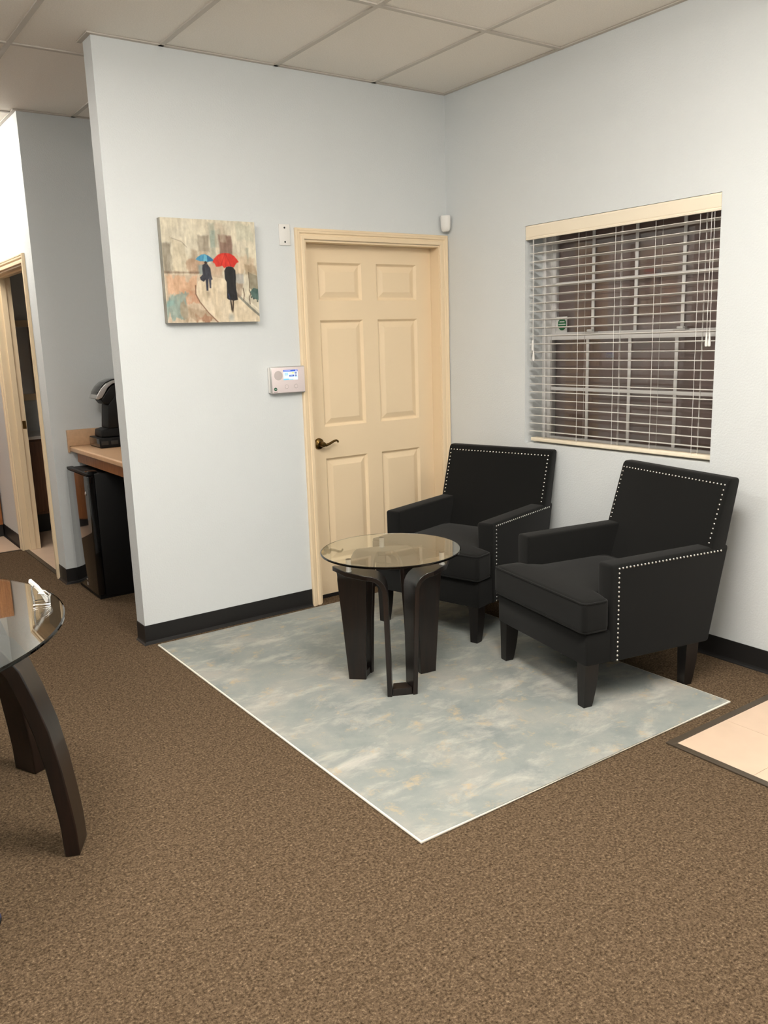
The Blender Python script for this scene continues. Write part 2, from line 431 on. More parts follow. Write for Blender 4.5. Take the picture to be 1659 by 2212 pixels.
# ---------------- window
wn = struct('window_1', (0.17, (WY0+WY1)/2, WZ0))
fm = MB(); Fx0, Fx1 = 0.135, 0.218
fm.box(Fx0, Fx1, WY0-.028, WY0-.0005, WZ0+.001, WZ1-.001); fm.box(Fx0, Fx1, WY1+.0005, WY1+.028, WZ0+.001, WZ1-.001)
fm.box(Fx0, Fx1, WY1+.028, WY0-.028, WZ0+.001, WZ0+.014); fm.box(Fx0, Fx1, WY1+.028, WY0-.028, WZ1-.026, WZ1-.001)
fm.build('frame', M_vinyl, wn)
yc = (WY0+WY1)/2
def sash(name, x, z0, z1, railt, railb):
    y0, y1 = WY1+.0285, WY0-.0285; s = .022
    m = MB(); m.box(x-.015, x+.015, y0, y0+s, z0, z1); m.box(x-.015, x+.015, y1-s, y1, z0, z1)
    m.box(x-.015, x+.015, y0+s, y1-s, z0, z0+railb); m.box(x-.015, x+.015, y0+s, y1-s, z1-railt, z1)
    so = m.build(name, M_vinyl, wn)
    gz0, gz1, gy0, gy1 = z0+railb, z1-railt, y0+s, y1-s
    MB().box(x-.002, x+.002, gy0-.003, gy1+.003, gz0-.003, gz1+.003).build('pane', M_pane, so)
    for k in (-1, 0, 1):
        MB().box(x-.008, x-.003, yc+k*.279-.009, yc+k*.279+.009, gz0, gz1).build('muntin', M_vinyl, so)
    zm = (gz0+gz1)/2
    MB().box(x-.0095, x-.0032, gy0, gy1, zm-.009, zm+.009).build('muntin', M_vinyl, so)
    return so
us = sash('upper_sash', 0.200, 1.478, WZ1-.0265, .02, .034)
ls = sash('lower_sash', 0.163, WZ0+.0145, 1.506, .034, .016)
for y in (yc+.26, yc-.30):
    MB().box(.138, .176, y-.035, y+.035, 1.5062, 1.512, bev=.002).box(.146, .168, y-.018, y+.02, 1.512, 1.524, bev=.004).build('sash_lock', M_vinyl, wn)
# dark woven sun screen fixed outside the glass
scr = mat('sun_screen', (150, 127, 121), 0.9, var=0.10, vscale=6, bump=0.4, bscale=600)
MB().box(.219, .2205, WY1+.001, WY0-.001, WZ0, WZ1).build('sun_screen', scr, wn)
sfr = MB()
sfr.box(.2205, .235, WY1-.03, WY0+.03, WZ0-.03, WZ1+.03); sfr.build('screen_backing', scr, wn)
# alarm sticker on the upper pane
st = MB().box(.1935, .1965, -.795, -.690, 1.512, 1.598).build('window_sticker', M_white, wn)
M_green = mat('sticker_green', (38, 112, 66), 0.5)
so_ = MB().lathe([(0, 0), (.031, 0), (.031, .0012), (0, .0012)], 24, (0, 0, 0), 'x')
for v in so_.bm.verts: v.co = Vector((.1932-v.co.x, -.76+v.co.y, 1.556+v.co.z*1.05))
so_.build('green_seal', M_green, st)
for dz, wd in ((.014, .018), (0, .026), (-.014, .018)):
    MB().box(.1915, .1921, -.76-wd, -.76+wd, 1.556+dz-.0025, 1.556+dz+.0025).build('seal_text', M_white, st)
# plain drywall sill is part of the wall; vinyl stool lip
box('sill', M_valance, wn, .07, .134, WY1+.0005, WY0-.0005, WZ0+.0006, WZ0+.008, bev=.002)

# ---------------- ceiling lights
M_lens = emis('troffer_lens', LIGHT_COL, 1.0)
lens_cache = {}
LNAMES = ['above the near edge of the rug', 'over the large glass table', 'above the tiled entry', 'at the far left end of the room', 'in the corridor by the wash room']
for k, (tx, ty, s) in enumerate(TROFFERS):
    t = thing('ceiling_light', 'drop-lens fluorescent ceiling light '+LNAMES[k], 'ceiling light', (tx, ty, H-.004), group='fluorescent ceiling lights')
    f_ = MB(); hw, hl = .298, .604
    for a in ((-hw, -hw+.03, -hl, hl), (hw-.03, hw, -hl, hl), (-hw+.03, hw-.03, -hl, -hl+.03), (-hw+.03, hw-.03, hl-.03, hl)):
        f_.box(a[0], a[1], a[2], a[3], .002, .016)
    f_.build('frame', M_tbar, t, local=True)
    ml = lens_cache.get(s)
    if ml is None: ml = emis('troffer_lens', LIGHT_COL, s); lens_cache[s] = ml
    MB().box(-hw+.04, hw-.04, -hl+.04, hl-.04, -.075, .004, bev=.02).build('diffuser', ml, t, local=True, smooth=40)  # lens shaped to hang low so its sides brighten ceiling and upper walls

# ================================================================== RUG
RX0, RX1, RY0, RY1, RT = -2.008, -0.402, -2.265, -0.058, 0.0102
rug = thing('area_rug', 'blue-grey cloudy area rug with cream bound edge under the round side table', 'rug', ((RX0+RX1)/2, (RY0+RY1)/2, 0))
rb = MB(); nx, ny = 24, 32
rb.box(RX0+.004, RX1-.004, RY0+.004, RY1-.004, 0.0006, RT, bev=.002).build('pile', M_rug, rug)
bt = MB().tube([(RX0+.004, RY0+.004, .0049), (RX1-.004, RY0+.004, .0049), (RX1-.004, RY1-.004, .0049), (RX0+.004, RY1-.004, .0049)], .0052, 8, closed=True)
bt.build('edge_binding', M_bind, rug)

# ================================================================== ARMCHAIRS
def tee(inset=0.0):
    """rounded T-cushion outline"""
    i = inset
    P = [(.380-i, .336-i), (.255+i, .336-i), (.255+i, .246-i), (-.19+i, .246-i)]
    P = P+[(x, -y) for x, y in P[::-1]]
    return P
def rounded(P, r, n=4):
    out = []; N = len(P)
    for k in range(N):
        a, b, c = Vector(P[k-1]), Vector(P[k]), Vector(P[(k+1) % N])
        d0 = (a-b).normalized(); d1 = (c-b).normalized()
        p0 = b+d0*r; p1 = b+d1*r
        for j in range(n+1):
            t = j/n; out.append(tuple((p0*(1-t)**2+b*2*t*(1-t)+p1*t*t)))
    return out
def make_cushion(par):
    xs_ = [-.19, -.12, -.04, .04, .12, .19, .255, .285, .325, .36, .380]
    ys_ = [-.336, -.31, -.275, -.246, -.215, -.15, -.07, 0, .07, .15, .215, .246, .275, .31, .336]
    def inside(i, j):
        return (xs_[i+1] > .2551) or (abs(ys_[j]+ys_[j+1])/2 < .246)
    def dist(x, y):
        d = .380-x
        if x >= .255: d = min(d, .336-abs(y))
        else: d = min(d, .246-abs(y), x+.19)
        return max(0, d)
    bm = bmesh.new(); V = {}
    def gv(i, j, top):
        if (i, j, top) not in V:
            x, y = xs_[i], ys_[j]; d = dist(x, y); cr = 1-math.exp(-d/.07)
            z = .450+.026*cr if top else .324
            V[(i, j, top)] = bm.verts.new((x, y, z))
        return V[(i, j, top)]
    nx_, ny_ = len(xs_)-1, len(ys_)-1
    for i in range(nx_):
        for j in range(ny_):
            if not inside(i, j): continue
            bm.faces.new([gv(i, j, 1), gv(i+1, j, 1), gv(i+1, j+1, 1), gv(i, j+1, 1)])
            bm.faces.new([gv(i, j, 0), gv(i, j+1, 0), gv(i+1, j+1, 0), gv(i+1, j, 0)])
            for (di, dj, a, b) in ((-1, 0, (i, j), (i, j+1)), (1, 0, (i+1, j+1), (i+1, j)), (0, -1, (i+1, j), (i, j)), (0, 1, (i, j+1), (i+1, j+1))):
                ii, jj = i+di, j+dj
                if 0 <= ii < nx_ and 0 <= jj < ny_ and inside(ii, jj): continue
                bm.faces.new([gv(*a, 1), gv(*b, 1), gv(*b, 0), gv(*a, 0)])
    mb = MB(); mb.bm.free(); mb.bm = bm
    # ring of side loops so the rim stays crisp when subdivided
    o = mb.build('seat_cushion', M_fabric, par, local=True, smooth=0)
    bv = o.modifiers.new('rim', 'BEVEL'); bv.width = .016; bv.segments = 3; bv.limit_method = 'ANGLE'; bv.angle_limit = math.radians(40)
    out = rounded([(x, y) for x, y in tee(.003)], .022)
    for z in (.447, .328):
        MB().tube([(x, y, z) for x, y in out], .0042, 6, closed=True).build('piping', M_fabric, o, local=True, smooth=0)
    return o
def leg_mb(x, y, sx, z0=0.0, ztop=.185):
    """tapered leg, straight inner edge, curved outer edge; sx=-1: curves at the back"""
    mb = MB(); rings = []
    for t in (0, .12, .3, .5, .75, 1.0):
        z = z0+(ztop-z0)*t; k = math.sin(t*PI/2)**.8
        xf, xb = .026, -.014-.026*k
        hw = .020+.008*t
        q = [(xb, -hw), (xf, -hw), (xf, hw), (xb, hw)]
        rings.append(mb.pts([(x+a, y+b, z) for a, b in q]))
    for A, B in zip(rings, rings[1:]):
        for i in range(4): mb.face([A[i], A[(i+1) % 4], B[(i+1) % 4], B[i]])
    mb.face(rings[0][::-1]); mb.face(rings[-1])
    return mb
def make_chair(label):
    t = thing('armchair', label, 'armchair', group='charcoal nailhead armchairs')
    # seat box
    MB().prism([(-.27, .182), (.362, .182), (.362, .321), (-.29, .321)], 1, -.331, .331, bev=.012).build('seat_base', M_fabric, t, local=True, smooth=40)
    # arms with their outer side panels
    for s in (1, -1):
        y0, y1 = (.248, .3375) if s > 0 else (-.3375, -.248)
        MB().prism([(.246, .1815), (.250, .590), (-.28, .596), (-.372, .596), (-.280, .1815)], 1, y0, y1, bev=.013, seg=3).build('arm', M_fabric, t, local=True, smooth=40)
    # back
    MB().prism([(-.185, .31), (-.355, .868), (-.366, .882), (-.408, .882), (-.418, .872), (-.268, .1815), (-.22, .1815)], 1, -.336, .336, bev=.010, seg=3).build('backrest', M_fabric, t, local=True, smooth=40)
    make_cushion(t)
    # legs: front pair on the rug, rear pair on the carpet behind it
    for y in (.293, -.293):
        leg_mb(.330, y, -1).build('leg', M_leg, t, local=True, smooth=40)
        leg_mb(-.200, y, -1, z0=-RT+.0004).build('leg', M_leg, t, local=True, smooth=40)
    # nail heads, about 5 px each: one part of real domes
    nb = MB()
    def nails(p0, p1, step, nrm):
        p0, p1, nrm = Vector(p0), Vector(p1), Vector(nrm).normalized(); n = max(1, round((p1-p0).length/step))
        q = nrm.to_track_quat('Z', 'Y').to_matrix().to_4x4()
        for i in range(n+1):
            c = p0.lerp(p1, i/n); b = bmesh.new(); bmesh.ops.create_uvsphere(b, u_segments=8, v_segments=6, radius=.0050)
            nb.merge(b, Matrix.Translation(c) @ q @ Matrix.Diagonal((1, 1, .6, 1)))
    fx = lambda z: -.185-(z-.31)*(.170/.558)
    for s in (1, -1):
        y = s*.3380
        nails((.212, y, .190), (.212, y, .574), .0188, (0, s, 0))
        nails((.194, y, .5745), (-.325, y, .5775), .0186, (0, s, 0))
        nails((fx(.612)+.001, s*.317, .612), (fx(.832)+.001, s*.317, .832), .0205, (.957, 0, .29))
    nails((fx(.853)+.001, -.317, .853), (fx(.853)+.001, .317, .853), .0205, (.957, 0, .29))
    tag(nb.build('nailhead_trim', M_nail, t, local=True, smooth=0), kind='stuff')
    return t
def copy_tree(o, parent=None):
    c = o.copy(); COL.objects.link(c); c.parent = parent
    for ch in list(o.children): copy_tree(ch, c)
    return c
def place_chair(o, cx_, cy_, deg):
    o.location = (cx_, cy_, RT); o.rotation_euler = (0, 0, math.radians(deg))
ch1 = make_chair('charcoal armchair with nailhead trim nearer the tiled entry, its whole side in view')
ch2 = copy_tree(ch1)
ch2['label'] = 'charcoal armchair with nailhead trim in the corner beside the cream door'
place_chair(ch1, -.5084, -1.6976, 169.08)
place_chair(ch2, -.4951, -.7061, 195.42)

# ================================================================== ROUND SIDE TABLE
TC = Vector((-1.330, -1.194, RT)); ZG = 0.612
tb = thing('side_table', 'round glass side table on dark bent-wood legs in front of the armchairs', 'table', TC)
def arch(par, phi):
    """bent plank from the foot at phi to the foot at phi-120 deg"""
    zt = .557-RT; R_ = .082
    half_o = [(.198, .046, 0), (.215, .052, .25), (.230, .058, zt-R_)]
    half_i = [(.122, .029, 0), (.112, .031, .25), (.100, .034, zt-R_)]
    for k in range(1, 7):
        a = k/6*PI/2
        half_o.append((.230-.012*k/6, .058+R_*(1-math.cos(a)), zt-R_+R_*math.sin(a)))
        half_i.append((.100+.004*k/6, .034+R_*(1-math.cos(a)), zt-R_+R_*math.sin(a)))
    def fr_(p, ph, sgn):
        u = Vector((math.cos(ph), math.sin(ph), 0)); v = Vector((-math.sin(ph), math.cos(ph), 0))*sgn
        return u*p[0]+v*p[1]+Vector((0, 0, p[2]))
    ph0, ph1 = phi, phi-math.radians(120); pm = phi-math.radians(60)
    O = [fr_(p, ph0, -1) for p in half_o]; I = [fr_(p, ph0, -1) for p in half_i]
    u = Vector((math.cos(pm), math.sin(pm), 0))
    O.append(u*.252+Vector((0, 0, zt))); I.append(u*.142+Vector((0, 0, zt)))
    O += [fr_(p, ph1, 1) for p in half_o[::-1]]; I += [fr_(p, ph1, 1) for p in half_i[::-1]]
    N = len(O); T = .021
    # thickness toward the inside of the arch
    mid = u*.19
    mb = MB(); rows = []
    for k in range(N):
        c = (O[k]+I[k])/2
        a = (O[k-1]+I[k-1])/2 if k else c; b = (O[k+1]+I[k+1])/2 if k < N-1 else c
        tdir = (b-a).normalized(); wdir = (O[k]-I[k]).normalized(); n = tdir.cross(wdir).normalized()
        ref = mid+Vector((0, 0, .25 if k not in (0, N-1) else .1))
        if n.dot(ref-c) < 0: n = -n
        if k in (0, N-1): n.z = 0; n.normalize()
        rows.append(mb.pts([O[k], I[k], I[k]+n*T, O[k]+n*T]))
    for A, B in zip(rows, rows[1:]):
        for i in range(4): mb.face([A[i], A[(i+1) % 4], B[(i+1) % 4], B[i]])
    mb.face(rows[0][::-1]); mb.face(rows[-1])
    o = mb.build('leg_arch', M_espresso, par, local=True, smooth=35)
    bv = o.modifiers.new('edge', 'BEVEL'); bv.width = .0022; bv.segments = 2; bv.limit_method = 'ANGLE'; bv.angle_limit = math.radians(50)
    pc = u*.232
    MB().lathe([(0, zt), (.0125, zt), (.0125, zt+.003), (.011, zt+.003), (.011, ZG-.010-RT-.002), (.0125, ZG-.010-RT-.002), (.0125, ZG-.010-RT), (0, ZG-.010-RT)], 18, (pc.x, pc.y, 0)).build('post', M_satin, par, local=True, smooth=40)
for k in range(3):
    ph = math.radians(244.5-120*k)
    arch(tb, ph)
    u = Vector((math.cos(ph), math.sin(ph), 0)); v = Vector((-math.sin(ph), math.cos(ph), 0))
    P = [(.126, .028), (.190, .0425), (.190, -.0425), (.126, -.028)]
    pp = [(u*a+v*b) for a, b in P]
    MB().prism([(p.x, p.y) for p in pp], 2, 0.0, .032, bev=.0015).build('foot_block', M_espresso, tb, local=True)
RG = .306
gl = MB().lathe([(0, ZG-.010), (RG-.004, ZG-.010), (RG, ZG-.0075), (RG, ZG-.0025), (RG-.004, ZG), (0, ZG)], 96, (0, 0, -RT))
gl.build('glass_top', M_glass, tb, local=True, smooth=30)

# ================================================================== LARGE LEFT TABLE
BC = Vector((-3.464, -1.300, 0)); ZB = .715
bt_ = thing('round_table', 'large round glass table with curved dark legs at the left edge', 'table', BC)
prof_o = [(.708, 0), (.705, .09), (.697, .17), (.682, .29), (.660, .41), (.631, .515), (.600, .604), (.560, .662), (.50, .69), (.36, .697)]
for ang in (-27, 26, 153, 206):
    a = math.radians(ang); u = Vector((math.cos(a), math.sin(a), 0)); v = Vector((-math.sin(a), math.cos(a), 0))
    mb = MB(); rows = []
    for k, (r, z) in enumerate(prof_o):
        p0 = prof_o[max(0, k-1)]; p1 = prof_o[min(len(prof_o)-1, k+1)]
        d = Vector((p1[0]-p0[0], p1[1]-p0[1])).normalized(); n = Vector((-d.y, d.x))
        if k == 0: n = Vector((-1, 0))
        th = .045
        wd = .055+.004*k/9
        q = [(r, z, wd), (r, z, -wd), (r+n.x*th, z+n.y*th, -wd), (r+n.x*th, z+n.y*th, wd)]
        rows.append(mb.pts([u*x+v*y_+Vector((0, 0, zz_)) for x, zz_, y_ in q]))
    for A, B in zip(rows, rows[1:]):
        for i in range(4): mb.face([A[i], A[(i+1) % 4], B[(i+1) % 4], B[i]])
    mb.face(rows[0][::-1]); mb.face(rows[-1])
    o = mb.build('leg', M_espresso, bt_, local=True, smooth=35)
    bv = o.modifiers.new('edge', 'BEVEL'); bv.width = .004; bv.segments = 2; bv.limit_method = 'ANGLE'; bv.angle_limit = math.radians(50)
MB().lathe([(0, .640), (.40, .640), (.40, .690), (.36, .690), (0, .690)], 48).build('hub', M_espresso, bt_, local=True, smooth=35)
for ang in (0, 90, 180, 270):
    a = math.radians(ang)
    MB().lathe([(0, .690), (.014, .690), (.014, .702), (0, .702)], 18, (.33*math.cos(a), .33*math.sin(a), 0)).build('post', M_chrome, bt_, local=True, smooth=40)
RB = .709
MB().lathe([(0, ZB-.012), (RB-.004, ZB-.012), (RB, ZB-.009), (RB, ZB-.003), (RB-.004, ZB), (0, ZB)], 128).build('glass_top', M_glass, bt_, local=True, smooth=30)

# card holder on it
kh = thing('card_holder', 'small chrome holder with white cards standing on the large glass table', 'card holder', (-2.815, -1.35, ZB+.0002), math.radians(-14))
loop = [(-.024, -.026, .004), (.024, -.030, .004), (.024, .030, .004), (-.024, .026, .004)]
MB().tube(loop, .0026, 8, closed=True).build('base_frame', M_chrome, kh, local=True, smooth=50)
for y in (-.022, .022):
    MB().tube([(-.022, y, .004), (-.026, y, .045), (-.024, y, .060), (-.016, y, .066)], .0022, 8).build('upright', M_chrome, kh, local=True, smooth=50)
    MB().tube([(.022, y, .004), (.024, y, .022), (.012, y, .034), (-.008, y, .040)], .0022, 8).build('brace', M_chrome, kh, local=True, smooth=50)
MB().tube([(.024, -.028, .022), (.028, 0, .026), (.024, .028, .022)], .0026, 8).build('front_bar', M_chrome, kh, local=True, smooth=50)
cp = [(.016, .007), (.006, .030), (-.008, .054), (-.028, .078)]
MB().prism([(x-.0035, z-.001) for x, z in cp]+[(x+.0035, z+.001) for x, z in cp[::-1]], 1, -.020, .020).build('cards', M_white, kh, local=True)

# ================================================================== PICTURE
cv = thing('canvas_painting', 'square canvas painting of two people walking under blue and red umbrellas', 'painting', (-1.555, -.001, 1.618))
PX0, PX1, PZ0, PZ1, PD = -1.806, -1.304, 1.618, 2.114, .038
N = 200
U, Vv = np.meshgrid((np.arange(N)+.5)/N, (np.arange(N)+.5)/N)   # v downwards
def fnoise(sx, sy, seed):
    r = np.random.default_rng(seed); out = np.zeros((N, N)); amp = 1; tot = 0
    for o in range(4):
        nx_, ny_ = int(sx*2**o)+2, int(sy*2**o)+2; g_ = r.random((ny_, nx_))
        x = U*(nx_-1.001); y = Vv*(ny_-1.001); x0 = x.astype(int); y0 = y.astype(int); fx_, fy_ = x-x0, y-y0
        fx_ = fx_*fx_*(3-2*fx_); fy_ = fy_*fy_*(3-2*fy_)
        out += amp*((g_[y0, x0]*(1-fx_)+g_[y0, x0+1]*fx_)*(1-fy_)+(g_[y0+1, x0]*(1-fx_)+g_[y0+1, x0+1]*fx_)*fy_); tot += amp; amp *= .55
    return out/tot
img = np.zeros((N, N, 3)); img[:] = (205, 197, 176)
nz1, nz2, nz3 = fnoise(6, 6, 1), fnoise(16, 6, 2), fnoise(30, 30, 3)
def blend(mask, col, a=1.0):
    m = (np.clip(mask, 0, 1)*a)[..., None]; img[:] = img*(1-m)+np.array(col)*m
def soft(d, w_): return np.clip(.5-d/w_, 0, 1)
def rect(u0, u1, v0, v1, wob=.02):
    d = np.maximum(np.maximum(u0-U, U-u1), np.maximum(v0-Vv, Vv-v1))+(nz2-.5)*wob*2
    return soft(d, .02)
def poly(P, wob=0.0, edge=.008):
    ins = np.zeros((N, N), bool); dmin = np.full((N, N), 9.); n = len(P)
    for i in range(n):
        (x1, y1), (x2, y2) = P[i], P[(i+1) % n]
        c_ = ((y1 > Vv) != (y2 > Vv)) & (U < (x2-x1)*(Vv-y1)/((y2-y1) if y2 != y1 else 1e-9)+x1); ins ^= c_
        L2 = (x2-x1)**2+(y2-y1)**2; t_ = np.clip(((U-x1)*(x2-x1)+(Vv-y1)*(y2-y1))/L2, 0, 1)
        dmin = np.minimum(dmin, np.hypot(U-x1-t_*(x2-x1), Vv-y1-t_*(y2-y1)))
    return soft(np.where(ins, -dmin, dmin)+(nz2-.5)*wob, edge)
def line(P, w_, wob=0.0):
    d = np.full((N, N), 9.)
    for (x1, y1), (x2, y2) in zip(P, P[1:]):
        L2 = (x2-x1)**2+(y2-y1)**2; t_ = np.clip(((U-x1)*(x2-x1)+(Vv-y1)*(y2-y1))/L2, 0, 1)
        d = np.minimum(d, np.hypot(U-x1-t_*(x2-x1), Vv-y1-t_*(y2-y1)))
    return soft(d-w_+(nz2-.5)*wob, .008)
blend(soft(.5-nz1, .25), (226, 216, 190), .55); blend(soft(nz2-.45, .2), (184, 174, 152), .4)
blend(rect(.0, .09, .24, .53, .03), (132, 122, 106), .75); blend(rect(.1, .24, .2, .53, .03), (196, 184, 158), .7); blend(line([(.1, .19), (.2, .22), (.25, .27)], .003), (130, 120, 104), .7)
blend(rect(.3, .37, .29, .5, .03), (166, 146, 122), .7); blend(rect(.37, .49, .15, .31, .02), (150, 138, 120), .85); blend(rect(.38, .47, .31, .42, .03), (176, 150, 124), .6)
blend(rect(.5, .56, .03, .42, .02), (166, 166, 148), .7); blend(rect(.51, .6, .1, .26, .03), (140, 158, 148), .6); blend(rect(.56, .64, .03, .5, .03), (196, 180, 156), .6)
blend(rect(.6, .73, .15, .33, .02), (128, 98, 84), .85); blend(rect(.62, .66, .05, .2, .03), (182, 168, 146), .6); blend(rect(.78, .98, .02, .2, .05), (188, 186, 164), .7)
blend(rect(.89, .915, .26, .42, .01), (150, 152, 136), .7); blend(rect(.75, 1.0, .34, .5, .08), (204, 176, 144), .5); blend(rect(.86, 1.0, .42, .52, .03), (150, 128, 100), .6)
blend(rect(.24, .4, .4, .53, .06), (178, 140, 112), .6); blend(rect(.0, .38, .505, .525, .02), (112, 88, 70), .7)
blend(rect(.4, .62, .42, .56, .05), (190, 152, 124), .5)
blend(rect(.36, .42, .44, .56, .02), (110, 140, 146), .6)
# wet street
blend(rect(0, .62, .53, 1.0, .01), (192, 172, 148), .9); blend(rect(.02, .34, .55, .72, .1)*soft(.42-nz1, .2), (208, 164, 130), .75)
blend(rect(.18, .36, .7, .82, .1)*soft(.4-nz2, .2), (190, 132, 100), .6); blend(rect(0, .2, .74, .97, .1), (128, 152, 146), .75); blend(rect(.0, .08, .78, .84, .03), (128, 168, 164), .6)
blend(rect(.18, .55, .84, 1.0, .1), (164, 142, 116), .7); blend(rect(.3, .55, .92, 1.0, .08), (156, 104, 76), .55)
# pavement
SW = [(.345, .60), (.315, .66), (.31, .72), (.35, .80), (.43, .90), (.53, 1.0), (1, 1), (1, .945), (.9, .86), (.78, .73), (.64, .57), (.5, .55), (.4, .56)]
blend(poly(SW, .01), (208, 192, 164), .95); blend(poly(SW)*soft(.5-nz2, .3), (222, 208, 184), .6)
blend(line([(.315, .64), (.31, .72), (.35, .80), (.43, .90), (.53, 1.0)], .006, .004), (112, 78, 56), .85)
blend(line([(.70, .66), (.82, .78), (.92, .87), (1, .935)], .012, .006), (104, 104, 94), .75); blend(line([(.74, .66), (.86, .77), (1, .885)], .008, .004), (224, 216, 198), .8)
blend(rect(.76, .82, .53, .74, .03), (132, 108, 88), .6); blend(rect(.76, .84, .53, .60, .03), (176, 178, 176), .7)
blend(poly([(.9, .5), (1, .54), (1, .72), (.9, .66)], .03), (132, 124, 104), .8); blend(poly([(.9, .7), (.95, .66), (1, .67), (1, .78), (.94, .76)], .02), (52, 84, 80), .85)
blend(line([(.9, .5), (.905, .6), (.9, .68)], .003), (86, 66, 48), .9); blend(line([(.9, .68), (.912, .72), (.895, .75), (.9, .82)], .004), (74, 58, 44), .9); blend(line([(.83, .66), (.84, .72), (.83, .78)], .004), (84, 62, 44), .9)
for uu, vv in ((.92, .75), (.945, .765), (.985, .79)): blend(soft(np.hypot(U-uu, Vv-vv)-.009, .008), (44, 58, 54), .9)
# reflections and figures
blend(soft(np.hypot((U-.45)/.6, Vv-.72)-.03, .04), (150, 134, 114), .6); blend(soft(np.hypot((U-.68)/.7, Vv-.955)-.035, .05), (150, 158, 156), .6)
def coat(P, col, wob=.01): blend(poly(P, wob), col, 1)
coat([(.335, .385), (.36, .36), (.40, .338), (.435, .333), (.47, .345), (.505, .37), (.53, .395), (.49, .40), (.46, .408), (.42, .40), (.38, .402)], (66, 140, 176), .004)
coat([(.43, .335), (.415, .40), (.45, .405), (.465, .39), (.455, .345)], (112, 184, 208), .004); coat([(.455, .34), (.50, .368), (.53, .395), (.46, .406)], (44, 108, 150), .004)
coat([(.425, .41), (.44, .40), (.455, .41), (.455, .425), (.43, .43)], (58, 40, 32))
coat([(.405, .44), (.43, .425), (.46, .43), (.485, .47), (.49, .54), (.50, .575), (.475, .585), (.45, .565), (.43, .575), (.405, .60), (.375, .585), (.365, .56), (.40, .53), (.40, .48)], (44, 46, 56))
coat([(.425, .56), (.455, .565), (.45, .64), (.445, .685), (.43, .685), (.428, .62)], (52, 54, 66)); coat([(.462, .565), (.485, .56), (.48, .62), (.478, .66), (.465, .66)], (60, 60, 72))
coat([(.515, .405), (.53, .375), (.575, .335), (.62, .318), (.66, .315), (.705, .32), (.755, .345), (.785, .38), (.80, .40), (.775, .41), (.755, .435), (.74, .455), (.70, .445), (.665, .45), (.635, .465), (.615, .44), (.58, .45), (.55, .45), (.535, .42)], (206, 46, 30), .006)
blend(line([(.655, .318), (.60, .44)], .003), (160, 26, 18), .7); blend(line([(.655, .318), (.71, .44)], .003), (160, 26, 18), .7); blend(poly([(.56, .38), (.62, .33), (.64, .34), (.60, .42)]), (222, 74, 48), .5)
coat([(.635, .49), (.655, .455), (.69, .445), (.73, .455), (.755, .485), (.755, .56), (.75, .62), (.755, .70), (.762, .775), (.72, .785), (.66, .775), (.645, .76), (.65, .68), (.65, .60), (.635, .57)], (22, 20, 22), .006)
blend(line([(.665, .72), (.675, .76)], .006), (40, 62, 110), .8)
coat([(.677, .775), (.690, .775), (.697, .87), (.692, .905), (.685, .88)], (44, 30, 22), .002); coat([(.705, .775), (.72, .775), (.712, .85), (.703, .905), (.697, .88)], (52, 36, 26), .002)
img += ((fnoise(40, 9, 5)-.5)*46+(nz3-.5)*26)[..., None]
img = np.clip(img, 0, 255)
# canvas mesh: front grid with paint colours, wrapped sides
pv = []; pf = []
for j in range(N+1):
    for i in range(N+1): pv.append((PX0+(PX1-PX0)*i/N, -PD-.001, PZ1-(PZ1-PZ0)*j/N))
for j in range(N):
    for i in range(N):
        a = j*(N+1)+i; pf.append((a, a+N+1, a+N+2, a+1))
off = cv.location
pv = [(x-off.x, y-off.y, z-off.z) for x, y, z in pv]
me = bpy.data.meshes.new('painted_face'); me.from_pydata(pv, [], pf); me.update()
c8 = img.reshape(-1, 3)/255.0; cl = np.where(c8 <= .04045, c8/12.92, ((c8+.055)/1.055)**2.4)
ca = me.color_attributes.new('paint', 'FLOAT_COLOR', 'CORNER')
full = np.ones((N*N, 4, 4), np.float32); full[:, :, :3] = cl[:, None, :]; ca.data.foreach_set('color', full.reshape(-1))
def attr_mat(name, attr, rough=.6, emit=0.0):
    m = mat(name, (128, 128, 128), rough); nt = m.node_tree; b = nt.nodes['Principled BSDF']
    a = nt.nodes.new('ShaderNodeVertexColor'); a.layer_name = attr; nt.links.new(a.outputs[0], b.inputs['Base Color'])
    if emit: nt.links.new(a.outputs[0], b.inputs['Emission Color']); b.inputs['Emission Strength'].default_value = emit
    return m
me.materials.append(attr_mat('painted_canvas', 'paint', .55))
po = bpy.data.objects.new('painted_face', me); COL.objects.link(po); po.parent = cv
M_cside = mat('canvas_side', (150, 146, 134), .7, var=.25, vscale=14)
box('canvas_block', M_cside, cv, PX0, PX1, -PD-.0006, -.001, PZ0, PZ1, bev=.0005)

# ================================================================== WALL DEVICES
ap = thing('alarm_panel', 'white alarm keypad with lit blue screen beside the door frame', 'alarm panel', (-1.153, -.001, 1.235))
A0, A1, AZ0, AZ1 = -1.257, -1.046, 1.235, 1.380
box('back_plate', M_white, ap, A0-.002, A1-.014, -.017, -.0008, AZ0+.006, AZ1-.004, bev=.004)
box('bezel', M_silver, ap, A0, A1, -.033, -.0185, AZ0, AZ1, bev=.006)
M_panel = mat('panel_white', (226, 214, 214), .35)
box('face_plate', M_panel, ap, A0+.006, A1-.004, -.0355, -.0325, AZ0+.005, AZ1-.005, bev=.0012)
def disc(name, m, par, x, z, r, y, h=.0012, n=28):
    d = MB().lathe([(0, 0), (r, 0), (r, h), (0, h)], n, (0, 0, 0), 'y')
    for v in d.bm.verts: v.co = Vector((x+v.co.x, y-v.co.y, z+v.co.z))
    return d.build(name, m, par)
disc('speaker_grille', mat('grille_grey', (200, 190, 188), .7, bump=.6, bscale=900), ap, A0+.045, AZ1-.047, .025, -.0355)
disc('brand_seal', mat('seal_green', (40, 86, 66), .4), ap, A0+.024, AZ0+.026, .0095, -.0355)
